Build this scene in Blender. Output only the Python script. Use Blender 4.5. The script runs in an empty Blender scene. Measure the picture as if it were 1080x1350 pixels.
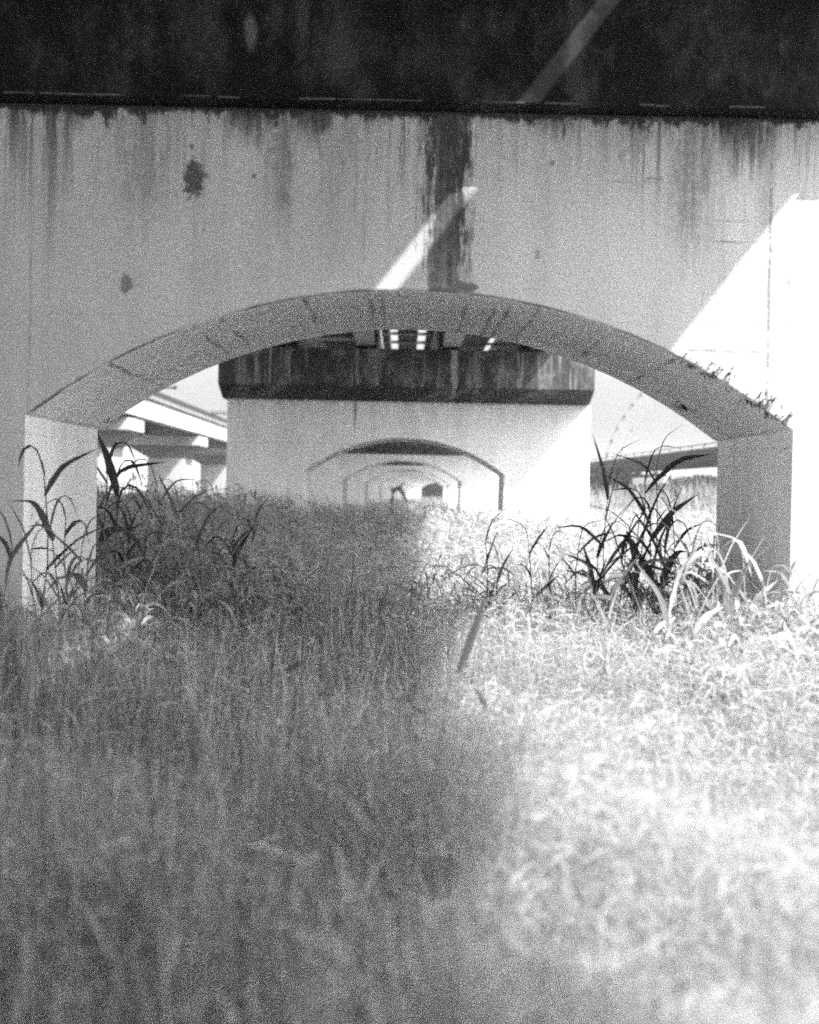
import bpy, bmesh, math, random
import numpy as np
from mathutils import Matrix, Vector, Euler

random.seed(7)
rng = np.random.default_rng(11)
sc = bpy.context.scene
COL = sc.collection
U = 0.003911           # metres per photo pixel on the plane of the nearest pier
D1 = 8.8               # distance to the nearest pier
EYE = 1.6
ROLL = 0.0192
HAZE = 0.0006

# ------------------------------------------------------------------ helpers
def px(x, y, d=D1):
    """photo pixel -> world x, z at distance d"""
    dx, dy = x - 530.0, y - 647.0
    a = dx + ROLL * dy
    b = dy - ROLL * dx
    k = U * d / D1
    return a * k, EYE - b * k

def link(o, parent=None):
    COL.objects.link(o)
    if parent is not None:
        o.parent = parent
    return o

def tag(o, label=None, cat=None, group=None, kind=None):
    if label: o['label'] = label
    if cat: o['category'] = cat
    if group: o['group'] = group
    if kind: o['kind'] = kind
    return o

def empty(name, loc=(0, 0, 0), rz=0.0):
    o = bpy.data.objects.new(name, None)
    o.empty_display_size = 0.2
    o.location = loc
    o.rotation_euler = (0, 0, rz)
    return link(o)

def obj_bm(name, bm, mat, parent=None, bevel=0.0, seg=2, smooth=False):
    bmesh.ops.remove_doubles(bm, verts=bm.verts, dist=1e-5)
    bmesh.ops.recalc_face_normals(bm, faces=bm.faces)
    me = bpy.data.meshes.new(name)
    bm.to_mesh(me); bm.free()
    me.materials.append(mat)
    if smooth:
        for p in me.polygons: p.use_smooth = True
    o = bpy.data.objects.new(name, me)
    link(o, parent)
    if bevel:
        m = o.modifiers.new('bevel', 'BEVEL')
        m.width = bevel; m.segments = seg; m.limit_method = 'ANGLE'; m.angle_limit = math.radians(35)
    return o

def obj_np(name, verts, faces, mat, parent=None, attr=None, smooth=False):
    """verts (n,3); faces (m,4) quads"""
    me = bpy.data.meshes.new(name)
    n, m = len(verts), len(faces)
    me.vertices.add(n)
    me.vertices.foreach_set('co', np.ascontiguousarray(verts, dtype=np.float32).ravel())
    me.loops.add(m * 4)
    me.loops.foreach_set('vertex_index', np.ascontiguousarray(faces, dtype=np.int32).ravel())
    me.polygons.add(m)
    me.polygons.foreach_set('loop_start', np.arange(0, m * 4, 4, dtype=np.int32))
    me.polygons.foreach_set('loop_total', np.full(m, 4, dtype=np.int32))
    if smooth:
        me.polygons.foreach_set('use_smooth', np.ones(m, dtype=bool))
    me.update(calc_edges=True)
    if attr is not None:
        a = me.attributes.new('tone', 'FLOAT', 'POINT')
        a.data.foreach_set('value', np.ascontiguousarray(attr, dtype=np.float32))
    me.materials.append(mat)
    o = bpy.data.objects.new(name, me)
    return link(o, parent)

def box(bm, x0, x1, y0, y1, z0, z1):
    v = [bm.verts.new(p) for p in ((x0,y0,z0),(x1,y0,z0),(x1,y1,z0),(x0,y1,z0),(x0,y0,z1),(x1,y0,z1),(x1,y1,z1),(x0,y1,z1))]
    for f in ((0,1,2,3),(4,5,6,7),(0,1,5,4),(1,2,6,5),(2,3,7,6),(3,0,4,7)):
        bm.faces.new([v[i] for i in f])

def prism_y(bm, poly, y0, y1):
    """poly of (x,z) extruded along y"""
    a = [bm.verts.new((x, y0, z)) for x, z in poly]
    b = [bm.verts.new((x, y1, z)) for x, z in poly]
    bm.faces.new(a); bm.faces.new(b[::-1])
    n = len(poly)
    for i in range(n):
        bm.faces.new((a[i], a[(i+1) % n], b[(i+1) % n], b[i]))

def prism_x(bm, poly, x0, x1):
    """poly of (y,z) extruded along x"""
    a = [bm.verts.new((x0, y, z)) for y, z in poly]
    b = [bm.verts.new((x1, y, z)) for y, z in poly]
    bm.faces.new(a); bm.faces.new(b[::-1])
    n = len(poly)
    for i in range(n):
        bm.faces.new((a[i], a[(i+1) % n], b[(i+1) % n], b[i]))

def tube(bm, pts, rad, sides=6):
    rings = []
    for i, p in enumerate(pts):
        p = Vector(p)
        t = (Vector(pts[min(i+1, len(pts)-1)]) - Vector(pts[max(i-1, 0)])).normalized()
        up = Vector((0, 0, 1)) if abs(t.z) < 0.9 else Vector((1, 0, 0))
        s = t.cross(up).normalized(); u = s.cross(t).normalized()
        r = rad[i] if isinstance(rad, (list, tuple)) else rad
        rings.append([bm.verts.new(p + s * math.cos(a) * r + u * math.sin(a) * r)
                      for a in (2 * math.pi * k / sides for k in range(sides))])
    for r0, r1 in zip(rings, rings[1:]):
        for k in range(sides):
            bm.faces.new((r0[k], r0[(k+1) % sides], r1[(k+1) % sides], r1[k]))
    bm.faces.new(rings[0]); bm.faces.new(rings[-1][::-1])

# ------------------------------------------------------------------ node helper
class N:
    def __init__(s, name):
        s.m = bpy.data.materials.new(name); s.m.use_nodes = True
        s.t = s.m.node_tree; s.t.nodes.clear()
        s.out = s.t.nodes.new('ShaderNodeOutputMaterial')
    def new(s, k, **kw):
        n = s.t.nodes.new(k)
        for a, b in kw.items(): setattr(n, a, b)
        return n
    def put(s, sock, v):
        if isinstance(v, (int, float)): sock.default_value = v
        elif isinstance(v, (tuple, list)): sock.default_value = v
        else: s.t.links.new(v, sock)
    def f(s, op, a, b=0.0, c=0.0, clamp=False):
        n = s.new('ShaderNodeMath', operation=op, use_clamp=clamp)
        s.put(n.inputs[0], a); s.put(n.inputs[1], b)
        if len(n.inputs) > 2: s.put(n.inputs[2], c)
        return n.outputs[0]
    def mul(s, a, b): return s.f('MULTIPLY', a, b)
    def add(s, a, b): return s.f('ADD', a, b)
    def sub(s, a, b): return s.f('SUBTRACT', a, b)
    def mx(s, a, b): return s.f('MAXIMUM', a, b)
    def ss(s, v, a, b, o0=0.0, o1=1.0):
        """smoothstep of v: o0 at a -> o1 at b (a<b)"""
        n = s.new('ShaderNodeMapRange', interpolation_type='SMOOTHSTEP')
        s.put(n.inputs['Value'], v); s.put(n.inputs['From Min'], a); s.put(n.inputs['From Max'], b)
        s.put(n.inputs['To Min'], o0); s.put(n.inputs['To Max'], o1)
        return n.outputs[0]
    def coords(s):
        n = s.new('ShaderNodeTexCoord')
        sep = s.new('ShaderNodeSeparateXYZ'); s.t.links.new(n.outputs['Object'], sep.inputs[0])
        s.vec = n.outputs['Object']
        s.x, s.y, s.z = sep.outputs
        return s
    def vec3(s, x, y, z):
        n = s.new('ShaderNodeCombineXYZ')
        s.put(n.inputs[0], x); s.put(n.inputs[1], y); s.put(n.inputs[2], z)
        return n.outputs[0]
    def noise(s, vec, scale, detail=2.0, rough=0.5):
        n = s.new('ShaderNodeTexNoise'); s.put(n.inputs['Vector'], vec)
        n.inputs['Scale'].default_value = scale; n.inputs['Detail'].default_value = detail
        n.inputs['Roughness'].default_value = rough
        return n.outputs[0]
    def grey(s, v):
        n = s.new('ShaderNodeCombineColor'); 
        for k in range(3): s.put(n.inputs[k], v)
        return n.outputs[0]
    def bump(s, h, strength, dist):
        n = s.new('ShaderNodeBump'); n.inputs['Strength'].default_value = strength; n.inputs['Distance'].default_value = dist
        s.put(n.inputs['Height'], h); return n.outputs[0]
    def bsdf(s, val, rough=0.85, normal=None, metal=0.0, spec=0.3):
        b = s.new('ShaderNodeBsdfPrincipled')
        s.put(b.inputs['Base Color'], s.grey(val)); s.put(b.inputs['Roughness'], rough)
        b.inputs['Metallic'].default_value = metal
        b.inputs['Specular IOR Level'].default_value = spec
        if normal is not None: s.t.links.new(normal, b.inputs['Normal'])
        s.t.links.new(b.outputs[0], s.out.inputs[0])
        return s.m

def plain(name, v, rough=0.8, var=0.25, scale=3.0, metal=0.0):
    n = N(name).coords()
    a = n.noise(n.vec, scale, 4, 0.6)
    return n.bsdf(n.mul(v, n.add(1 - var, n.mul(a, 2 * var))), rough, metal=metal)

# ------------------------------------------------------------------ arch geometry
HALF = 1.945; SPRING = EYE + 0.365; CROWN = EYE + 1.027
RISE = CROWN - SPRING
RAD = (HALF**2 + RISE**2) / (2 * RISE)
ACZ = CROWN - RAD

# ------------------------------------------------------------------ materials
def wall_material(name, base, top_z, bands=(), spots=(), lines=(), grain=320.0, grain_amp=0.35, streak=0.95, fringe=0.97, seed=0.0, bounce_lift=0.8, jambline=0.0, edgew=0.022):
    n = N(name).coords()
    rnd = n.new('ShaderNodeObjectInfo').outputs['Random'] if seed is None else seed
    off = n.mul(rnd, 37.0)
    geo = n.new('ShaderNodeNewGeometry')
    nz = n.new('ShaderNodeSeparateXYZ'); n.t.links.new(geo.outputs['True Normal'], nz.inputs[0])
    face = n.ss(nz.outputs[2], -0.79, -0.74)     # 1 on upright faces
    X = n.add(n.add(n.x, n.mul(n.y, 0.83)), off); Z = n.z
    depth = n.sub(top_z, Z)
    # runoff: dense fine streaks whose reach changes from place to place
    s1 = n.noise(n.vec3(n.mul(X, 13.0), 0.0, n.mul(Z, 0.55)), 1.0, 4, 0.65)
    s2 = n.noise(n.vec3(n.mul(X, 42.0), 3.0, n.mul(Z, 1.3)), 1.0, 4, 0.65)
    s3 = n.noise(n.vec3(n.mul(X, 120.0), 5.0, n.mul(Z, 5.0)), 1.0, 3, 0.6)
    ln = n.noise(n.vec3(n.mul(X, 1.7), 7.0, 0.0), 1.0, 5, 0.7)
    length = n.ss(ln, 0.36, 0.66, 0.16, 1.40)
    fade = n.f('POWER', n.f('MAXIMUM', n.sub(1.0, n.f('DIVIDE', depth, length)), 0.0), 1.3)
    tex = n.add(n.add(n.mul(s1, .45), n.mul(s2, .35)), n.mul(s3, .20))
    gate = n.ss(n.noise(n.vec3(n.mul(X, 1.15), 11.0, 0.0), 1.0, 4, 0.7), .40, .56, .18, 1.0)
    st = n.mul(n.mul(n.mul(n.ss(tex, 0.455, 0.575), fade), streak), gate)
    # thin hairline drips
    hair = n.mul(n.ss(s3, .56, .70), n.mul(n.ss(n.noise(n.vec3(n.mul(X, 6.0), 9.0, n.mul(Z, .8)), 1.0, 3), .45, .65), n.ss(n.f('DIVIDE', depth, n.mul(length, .8)), 0.0, 1.0, 1.0, 0.0)))
    st = n.mx(st, n.mul(n.mul(hair, gate), streak * .8))
    # ragged grime right under the cap, here thick, there missing
    fmod = n.ss(n.noise(n.vec3(n.mul(X, 1.5), 2.0, 0.0), 1.0, 5, 0.75), 0.42, 0.68)
    fr = n.noise(n.vec3(n.mul(X, 9.0), 1.0, n.mul(Z, 6.0)), 1.0, 6, 0.78)
    fl = n.add(.022, n.mul(n.mul(n.ss(fr, 0.36, 0.72), n.ss(s2, .3, .7, .5, 1.2)), n.add(.05, n.mul(fmod, .34))))
    st = n.mx(st, n.mul(n.ss(n.f('DIVIDE', depth, fl), 0.35, 1.3, 1.0, 0.0), fringe))
    # ragged blotch noise used for edges
    rag = n.noise(n.vec, 9.0, 6, 0.75)
    rag2 = n.noise(n.vec, 24.0, 5, 0.75)
    ragx = n.noise(n.vec3(n.mul(n.x, 22.0), 0.0, n.mul(Z, 2.2)), 1.0, 5, 0.7)
    for (cx, hw, zt, zb, k) in bands:
        d = n.f('ABSOLUTE', n.sub(n.x, cx))
        d = n.add(d, n.mul(n.add(n.sub(ragx, 0.5), n.mul(n.sub(rag, .5), .5)), hw * 3.0))
        m = n.ss(d, hw * (.15 if k < .9 else .55), hw * 1.25, 1.0, 0.0)
        m = n.mul(m, n.mul(n.ss(n.add(Z, n.mul(n.sub(ragx, .5), min(.9, 1.6 * (zt - zb)))), zb - .03, zb + 0.6 * (zt - zb)), n.ss(Z, zt, zt + 0.02, 1.0, 0.0)))
        lo_v = .40 if k < .7 else .85
        m = n.mul(m, n.ss(n.add(n.mul(tex, .75), n.mul(rag2, 0.35)), 0.46, 0.60, lo_v, 1.0))
        st = n.mx(st, n.mul(m, k))
    # faint mottling patches of old damp
    mot = n.mul(n.ss(n.noise(n.vec3(n.mul(X, 2.2), 4.0, n.mul(Z, 1.6)), 1.0, 6, 0.72), .52, .72), n.ss(rag2, .35, .65))
    st = n.mx(st, n.mul(mot, .20))
    # form-work courses: faint horizontal seams
    seam = n.f('PINGPONG', n.add(Z, n.mul(n.sub(n.noise(n.vec3(n.mul(X, 2.0), 0.0, 0.0), 1.0, 3), .5), .02)), .31)
    seam = n.mul(n.ss(seam, .003, .010, 1.0, 0.0), n.mul(n.ss(n.noise(n.vec3(n.mul(X, 2.7), 0.0, n.mul(Z, 2.0)), 1.0, 4, .7), .46, .66), n.ss(rag2, .4, .6, .3, 1.0)))
    st = n.mx(st, n.mul(seam, .38))
    for (cx, cz, rx, rz, k) in spots:
        a = n.f('DIVIDE', n.sub(n.x, cx), rx); b = n.f('DIVIDE', n.sub(Z, cz), rz)
        r = n.f('SQRT', n.add(n.mul(a, a), n.mul(b, b)))
        r = n.add(r, n.add(n.mul(n.sub(rag, 0.5), 3.2), n.mul(n.sub(rag2, .5), 2.0)))
        st = n.mx(st, n.mul(n.ss(r, 0.55, 1.15, 1.0, 0.0), k))
    for (kind, c, lo, hi, w, k) in lines:
        p, q = (n.x, Z) if kind == 'v' else (Z, n.x)
        wob = n.mul(n.sub(n.noise(n.vec3(0.0, 0.0, n.mul(q, 5.0)), 1.0, 3), 0.5), 0.02)
        m = n.ss(n.f('ABSOLUTE', n.add(n.sub(p, c), wob)), w * 0.4, w, 1.0, 0.0)
        m = n.mul(m, n.mul(n.ss(q, lo, lo + 0.05), n.ss(q, hi - 0.05, hi, 1.0, 0.0)))
        m = n.mul(m, n.ss(rag, 0.40, 0.60, 0.25, 1.0))
        st = n.mx(st, n.mul(m, k))
    st = n.mul(st, face)
    # thin dirty line following the arch edge; far piers get painted soffit shade
    rr = n.sub(n.f('SQRT', n.add(n.mul(n.x, n.x), n.mul(n.sub(Z, ACZ), n.sub(Z, ACZ)))), RAD)
    edge = n.mul(n.ss(n.f('ABSOLUTE', n.add(rr, n.mul(n.sub(rag, .5), .03))), edgew * .3, edgew, 1.0, 0.0), n.ss(Z, SPRING - .02, SPRING + .02))
    edge = n.mul(edge, n.ss(n.noise(n.vec, 2.3, 3), 0.35, 0.6, 0.15 if jambline == 0 else .35, 0.8 if jambline == 0 else .55))
    jl = n.mul(n.ss(n.f('ABSOLUTE', n.sub(n.f('ABSOLUTE', n.x), HALF + .05)), .03, .10, 1.0, 0.0), n.ss(Z, SPRING, SPRING + .05, jambline, 0.0))  # dark jamb lines painted on far piers, continuing the shade ring
    st = n.mx(st, n.mul(n.mx(edge, jl), face))
    # soffit: board joints
    js = None
    for jx in (-1.55, -1.12, -0.98, -0.55, -0.22, -0.16, 0.30, 0.45, 0.52, 0.66, 1.05, 1.38):
        m = n.ss(n.f('ABSOLUTE', n.add(n.sub(n.x, jx), n.mul(n.sub(n.noise(n.vec3(jx, n.y, 0.0), 2.0, 3), .5), .05))), 0.003, 0.020, 1.0, 0.0)
        js = m if js is None else n.mx(js, m)
    js = n.mul(n.mul(js, n.ss(n.noise(n.vec, 1.7, 3), 0.38, 0.62, 0.1, 0.55)), n.ss(nz.outputs[2], -0.5, -0.3, 1.0, 0.0))
    st = n.mx(st, js)
    # large clouds, grain
    cl = n.noise(n.vec3(X, n.y, n.mul(Z, .7)), 1.3, 5, 0.6)
    cl2 = n.noise(n.vec3(n.mul(X, 6.0), 0.0, n.mul(Z, .5)), 1.0, 4, 0.6)
    val = n.mul(base, n.add(n.add(0.60, n.mul(cl, 0.46)), n.mul(cl2, 0.32)))
    # the inner faces of the opening are painted paler, standing in for bounced light
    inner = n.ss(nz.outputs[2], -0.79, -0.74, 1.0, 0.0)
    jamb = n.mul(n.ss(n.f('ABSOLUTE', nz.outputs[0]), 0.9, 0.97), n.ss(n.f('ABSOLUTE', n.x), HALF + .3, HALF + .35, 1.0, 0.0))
    val = n.mul(val, n.add(1.0, n.mul(n.mx(inner, jamb), bounce_lift)))
    g = n.noise(n.vec, grain, 1, 0.5)
    val = n.mul(val, n.add(1.0, n.mul(n.sub(g, 0.5), grain_amp * 2)))
    val = n.mul(val, n.sub(1.0, n.mul(st, 0.93)))
    pits = n.noise(n.vec, 60.0, 3)
    return n.bsdf(n.mx(val, 0.004), 0.9, n.bump(n.add(pits, n.mul(cl, 3.0)), 0.25, 0.012), spec=0.15)

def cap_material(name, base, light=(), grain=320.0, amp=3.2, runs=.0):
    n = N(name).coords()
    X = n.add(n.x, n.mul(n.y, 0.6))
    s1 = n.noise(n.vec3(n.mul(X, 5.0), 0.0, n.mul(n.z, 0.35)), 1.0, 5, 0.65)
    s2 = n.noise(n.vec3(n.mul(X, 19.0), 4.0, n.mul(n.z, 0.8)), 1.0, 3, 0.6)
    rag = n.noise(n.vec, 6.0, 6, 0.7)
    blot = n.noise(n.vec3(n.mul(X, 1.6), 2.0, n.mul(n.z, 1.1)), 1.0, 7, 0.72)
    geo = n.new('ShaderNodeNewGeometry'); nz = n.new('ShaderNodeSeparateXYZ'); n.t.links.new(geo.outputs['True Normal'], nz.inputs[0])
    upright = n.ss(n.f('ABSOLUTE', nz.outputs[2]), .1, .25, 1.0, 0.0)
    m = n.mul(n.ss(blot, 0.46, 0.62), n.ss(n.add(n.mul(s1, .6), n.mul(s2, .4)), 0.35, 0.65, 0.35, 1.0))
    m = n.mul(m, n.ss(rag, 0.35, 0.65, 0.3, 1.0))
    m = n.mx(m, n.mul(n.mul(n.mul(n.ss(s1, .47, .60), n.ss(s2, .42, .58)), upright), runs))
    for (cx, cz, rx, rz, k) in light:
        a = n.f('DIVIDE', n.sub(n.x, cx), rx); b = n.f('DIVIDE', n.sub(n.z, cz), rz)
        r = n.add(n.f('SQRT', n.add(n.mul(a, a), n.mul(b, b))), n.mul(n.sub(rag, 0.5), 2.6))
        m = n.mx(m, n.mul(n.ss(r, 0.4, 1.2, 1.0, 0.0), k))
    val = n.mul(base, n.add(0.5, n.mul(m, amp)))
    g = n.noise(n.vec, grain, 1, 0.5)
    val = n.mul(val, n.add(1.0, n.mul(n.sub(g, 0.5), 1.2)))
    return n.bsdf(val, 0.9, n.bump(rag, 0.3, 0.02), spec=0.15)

def B(xa, xb, yt, yb, k):
    """stain band given in photo pixels on the nearest wall"""
    xm = (xa + xb) / 2
    x, zt = px(xm, yt); _, zb = px(xm, yb)
    return (x, (xb - xa) / 2 * U, zt, zb, k)
def S(x, y, rx, ry, k):
    a, b = px(x, y); return (a, b, rx * U, ry * U, k)
def LV(x, y0, y1, w, k):
    a, z1 = px(x, y0); _, z0 = px(x, y1); return ('v', a, z0, z1, w * U, k)
def LH(y, x0, x1, w, k):
    a, z = px(x0, y); b, _ = px(x1, y); return ('h', z, a, b, w * U, k)

bands1 = [B(554, 612, 125, 560, .97), B(145, 215, 125, 340, .55), B(340, 390, 125, 330, .6), B(290, 350, 125, 200, .92),
          B(425, 480, 125, 280, .38), B(765, 830, 130, 270, .42), B(865, 940, 130, 400, .62), B(930, 1016, 125, 245, .93),
          B(45, 80, 125, 290, .45), B(0, 30, 125, 230, .6), B(70, 110, 125, 190, .7), B(800, 850, 125, 190, .75), B(460, 520, 125, 180, .6), B(378, 432, 125, 205, .92), B(680, 775, 125, 195, .8),
          B(990, 1020, 130, 420, .3), B(690, 720, 140, 330, .12)]
spots1 = [S(249, 238, 16, 25, .85), S(160, 376, 8, 14, .6), S(368, 262, 12, 16, .5), S(600, 378, 22, 9, .75), S(612, 255, 6, 6, .3),
          S(246, 195, 4, 5, .6), S(327, 233, 3, 4, .6), S(700, 335, 5, 10, .35), S(575, 384, 30, 6, .8), S(185, 235, 18, 24, .4), S(350, 200, 8, 8, .5)]
_r = random.Random(5)
spots1 += [S(_r.uniform(20, 1050), _r.uniform(170, 400), _r.uniform(2, 5), _r.uniform(2, 6), _r.uniform(.25, .6)) for _ in range(12)]
lines1 = [LV(1010, 150, 560, 3.2, .62), LV(38, 140, 545, 2.5, .3), LH(240, 790, 950, 2.2, .45), LH(318, 905, 1005, 2.2, .5), LH(290, 880, 1000, 2.0, .35),
          LH(188, 905, 1010, 2.0, .4), LH(462, 890, 1008, 2.4, .55), LH(428, 900, 1005, 1.8, .3), LH(186, 400, 545, 2.0, .3), LH(300, 150, 165, 2.5, .7),
          LH(236, 832, 872, 3.0, .6), LH(318, 540, 575, 2.2, .4)]
CAPB1 = EYE + 1.955     # underside of the near cap
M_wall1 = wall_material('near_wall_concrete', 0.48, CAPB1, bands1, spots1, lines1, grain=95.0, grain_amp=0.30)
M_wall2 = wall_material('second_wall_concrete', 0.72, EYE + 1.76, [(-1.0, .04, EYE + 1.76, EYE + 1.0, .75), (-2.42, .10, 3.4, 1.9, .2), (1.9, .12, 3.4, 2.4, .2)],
                        [], [('h', EYE + .9, -3.4, 3.4, .02, .2)], grain=26.0, grain_amp=.25, streak=.25, fringe=.35, seed=3.1, bounce_lift=.1)
M_wallN = wall_material('far_wall_concrete', 0.68, EYE + 1.3, [], [], [], grain=12.0, grain_amp=.25, streak=.3, fringe=.3, seed=None, bounce_lift=0.0, jambline=.5, edgew=.06)
cx1, cz1 = px(327, 58); cx2, cz2 = px(440, 70); cx3, cz3 = px(395, 40); cx4, cz4 = px(745, 60)
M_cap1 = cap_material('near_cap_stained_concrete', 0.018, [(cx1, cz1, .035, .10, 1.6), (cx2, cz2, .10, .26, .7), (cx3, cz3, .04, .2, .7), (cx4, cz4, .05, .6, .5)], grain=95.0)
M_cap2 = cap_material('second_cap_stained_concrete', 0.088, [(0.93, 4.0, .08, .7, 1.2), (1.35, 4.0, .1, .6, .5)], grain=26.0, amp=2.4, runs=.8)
M_pale = plain('pale_concrete', 0.45, 0.9, .2, 2.0)
M_edge = plain('lit_edge_concrete', 0.08, 0.9, .9, 14.0)  # paler than the cap, stands in for light on its edge
M_girder = plain('girder_concrete', 0.34, 0.9, .3, 1.5)
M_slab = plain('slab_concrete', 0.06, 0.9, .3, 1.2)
M_steel = plain('steel_bar', 0.10, 0.6, .2, 4.0)
M_via = plain('viaduct_concrete', 0.36, 0.9, .15, 1.0)
M_viad = plain('shaded_viaduct_concrete', 0.16, 0.9, .4, 2.0)  # darker copy for undersides, their shade put into the colour
M_dark = plain('dark_weathered_steel', 0.03, 0.8, .3, 3.0)

# ------------------------------------------------------------------ the piers
def pier_wall_bm(xl, xr, ztop, thick, chamfer=0.0):
    """front at y=0, arch opening centred on x=0"""
    bm = bmesh.new()
    K = 22
    th = math.asin(HALF / RAD)
    arc = [(RAD * math.sin(-th + 2 * th * i / K), ACZ + RAD * math.cos(-th + 2 * th * i / K)) for i in range(K + 1)]
    zb = -0.4
    poly = [(xl, zb), (-HALF - .035, zb), (-HALF - .035, SPRING - .012), (-HALF, SPRING)] + arc[1:-1] + \
           [(HALF, SPRING), (HALF + .035, SPRING - .012), (HALF + .035, zb), (xr, zb)]
    # outline split into vertical strips so that every face stays planar and convex
    def ring(y):
        low = [bm.verts.new((x, y, z)) for x, z in poly]
        top = {}
        for i, (x, z) in enumerate(poly):
            key = round(x, 4)
            if key not in top: top[key] = bm.verts.new((x, y, ztop))
        return low, top
    lf, tf = ring(0.0); lb, tb = ring(thick)
    n = len(poly)
    for i in range(n - 1):
        x0, x1 = round(poly[i][0], 4), round(poly[i+1][0], 4)
        # underside / jamb faces
        bm.faces.new((lf[i], lf[i+1], lb[i+1], lb[i]))
        if x0 == x1: continue
        bm.faces.new((lf[i], lf[i+1], tf[x1], tf[x0]))
        bm.faces.new((lb[i+1], lb[i], tb[x0], tb[x1]))
        bm.faces.new((tf[x0], tf[x1], tb[x1], tb[x0]))
    kl, kr = round(xl, 4), round(xr, 4)
    bm.faces.new((lf[0], tf[kl], tb[kl], lb[0])); bm.faces.new((lf[-1], lb[-1], tb[kr], tf[kr]))
    return bm

piers = []
def pier(y, x, xl, xr, thick, capb_front, junction, capt, over, cxl, cxr, mw, mc, label, group=None, edge=False, bev=0.02):
    t = empty('bridge_pier', (x, y, 0))
    tag(t, label, 'bridge pier', group)
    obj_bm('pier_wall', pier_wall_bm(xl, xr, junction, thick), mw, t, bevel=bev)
    bm = bmesh.new()
    if capb_front - junction > 0.02:
        prism_x(bm, [(-over, capb_front), (0.0, junction + .002), (thick, junction + .002), (thick + over, capb_front), (thick + over, capt), (-over, capt)], cxl, cxr)
    else:
        box(bm, cxl, cxr, -over, thick + over, junction + .002, capt)
    obj_bm('cap_beam', bm, mc, t, bevel=0.012)
    if edge:
        xs = cxl
        while xs < cxr - .1:
            L = random.choice((.06, .1, .16, .3, .45)) * random.uniform(.7, 1.3)
            zz = random.uniform(-.003, .003)
            bm = bmesh.new(); box(bm, xs, min(xs + L, cxr - .02), -over - .012, -over + .004, junction + .006 + zz, junction + .010 + zz + random.uniform(0, .005))
            obj_bm('lit_edge', bm, M_edge, t)  # broken pale strips painting in light caught along the cap's lower edge
            xs += L + random.choice((.01, .03, .1, .3))
    piers.append(t)
    return t

CAPT = EYE + 2.73
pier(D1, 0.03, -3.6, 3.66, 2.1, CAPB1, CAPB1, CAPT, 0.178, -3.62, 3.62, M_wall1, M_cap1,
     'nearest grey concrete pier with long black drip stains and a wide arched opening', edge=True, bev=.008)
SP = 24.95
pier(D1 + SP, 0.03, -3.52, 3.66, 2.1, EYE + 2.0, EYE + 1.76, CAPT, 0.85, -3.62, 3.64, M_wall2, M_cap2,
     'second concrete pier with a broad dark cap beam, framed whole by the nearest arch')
offs = [0, .24, .62, 1.2, 2.0, 3.0, 4.3, 5.8]
ordn = ['third', 'fourth', 'fifth', 'sixth', 'seventh', 'eighth', 'ninth']
for i in range(7):
    lab = {0: 'third pier whose dark cap fills the top of the second arch'}.get(i, '%s pier counted from the near stained wall, seen through the smaller arches' % ordn[i])
    pier(D1 + SP * (i + 2), 0.0 + offs[i], -3.55, 3.6, 2.1, EYE + 1.5, EYE + 1.24, CAPT, 0.6, -3.6, 3.62, M_wallN, M_cap2, lab, 'piers receding through the arches', bev=0.0)

# ------------------------------------------------------------------ the deck above
ZS = EYE + 4.15                      # underside of slab
deck = tag(empty('bridge_deck', (0, 0, ZS)), 'long concrete bridge deck on girders resting on the row of arched piers', 'bridge deck')
def dbox(name, x0, x1, y0, y1, z0, z1, m):
    bm = bmesh.new(); box(bm, x0, x1, y0, y1, z0 - ZS, z1 - ZS); return obj_bm(name, bm, m, deck)
Y0, Y1 = -26.0, 214.0
SE = 3.93
# slab cut by long joints: x edges of strips per stretch
def strips(ya, yb, edges):
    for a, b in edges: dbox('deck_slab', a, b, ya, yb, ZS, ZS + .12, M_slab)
strips(Y0, 4.9, [(-SE, SE)])
strips(4.903, 8.9, [(-SE, .30), (.41, 2.185), (2.385, SE)])
strips(8.903, 40.0, [(-SE, SE)])
strips(40.003, 53.2, [(-SE, -1.02), (-.80, -.40), (-.20, .34), (.56, 2.3), (2.5, SE)])
strips(53.203, Y1, [(-SE, SE)])
for gx in (-2.45, -.76, .90, 2.6):
    dbox('girder', gx - .17, gx + .17, Y0, Y1, CAPT + .06, ZS - .003, M_girder)
for yy in (42.2, 44.6, 47.2, 50.0):
    dbox('cross_beam', -.588, .728, yy, yy + .5, ZS - .05, ZS - .005, M_steel)
for yy in (12, 20, 28):
    for a, b in ((-2.278, -.932), (-.588, .728), (1.072, 2.428)):
        dbox('cross_beam', a, b, yy, yy + .3, CAPT + .3, ZS - .004, M_girder)
for yy in (30.6, 33.0, 38.0, 40.5):
    dbox('drain_pipe', -2.278, -.932, yy, yy + .06, CAPT + .14, CAPT + .2, M_pale)
    dbox('drain_pipe', 1.072, 2.1, yy + .8, yy + .86, CAPT + .18, CAPT + .23, M_pale)
for s in (-1, 1):
    dbox('parapet', s * SE - .12 if s > 0 else -SE - .02, SE + .02 if s > 0 else -SE + .12, Y0, Y1, ZS + .122, ZS + .95, M_pale)

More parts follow.
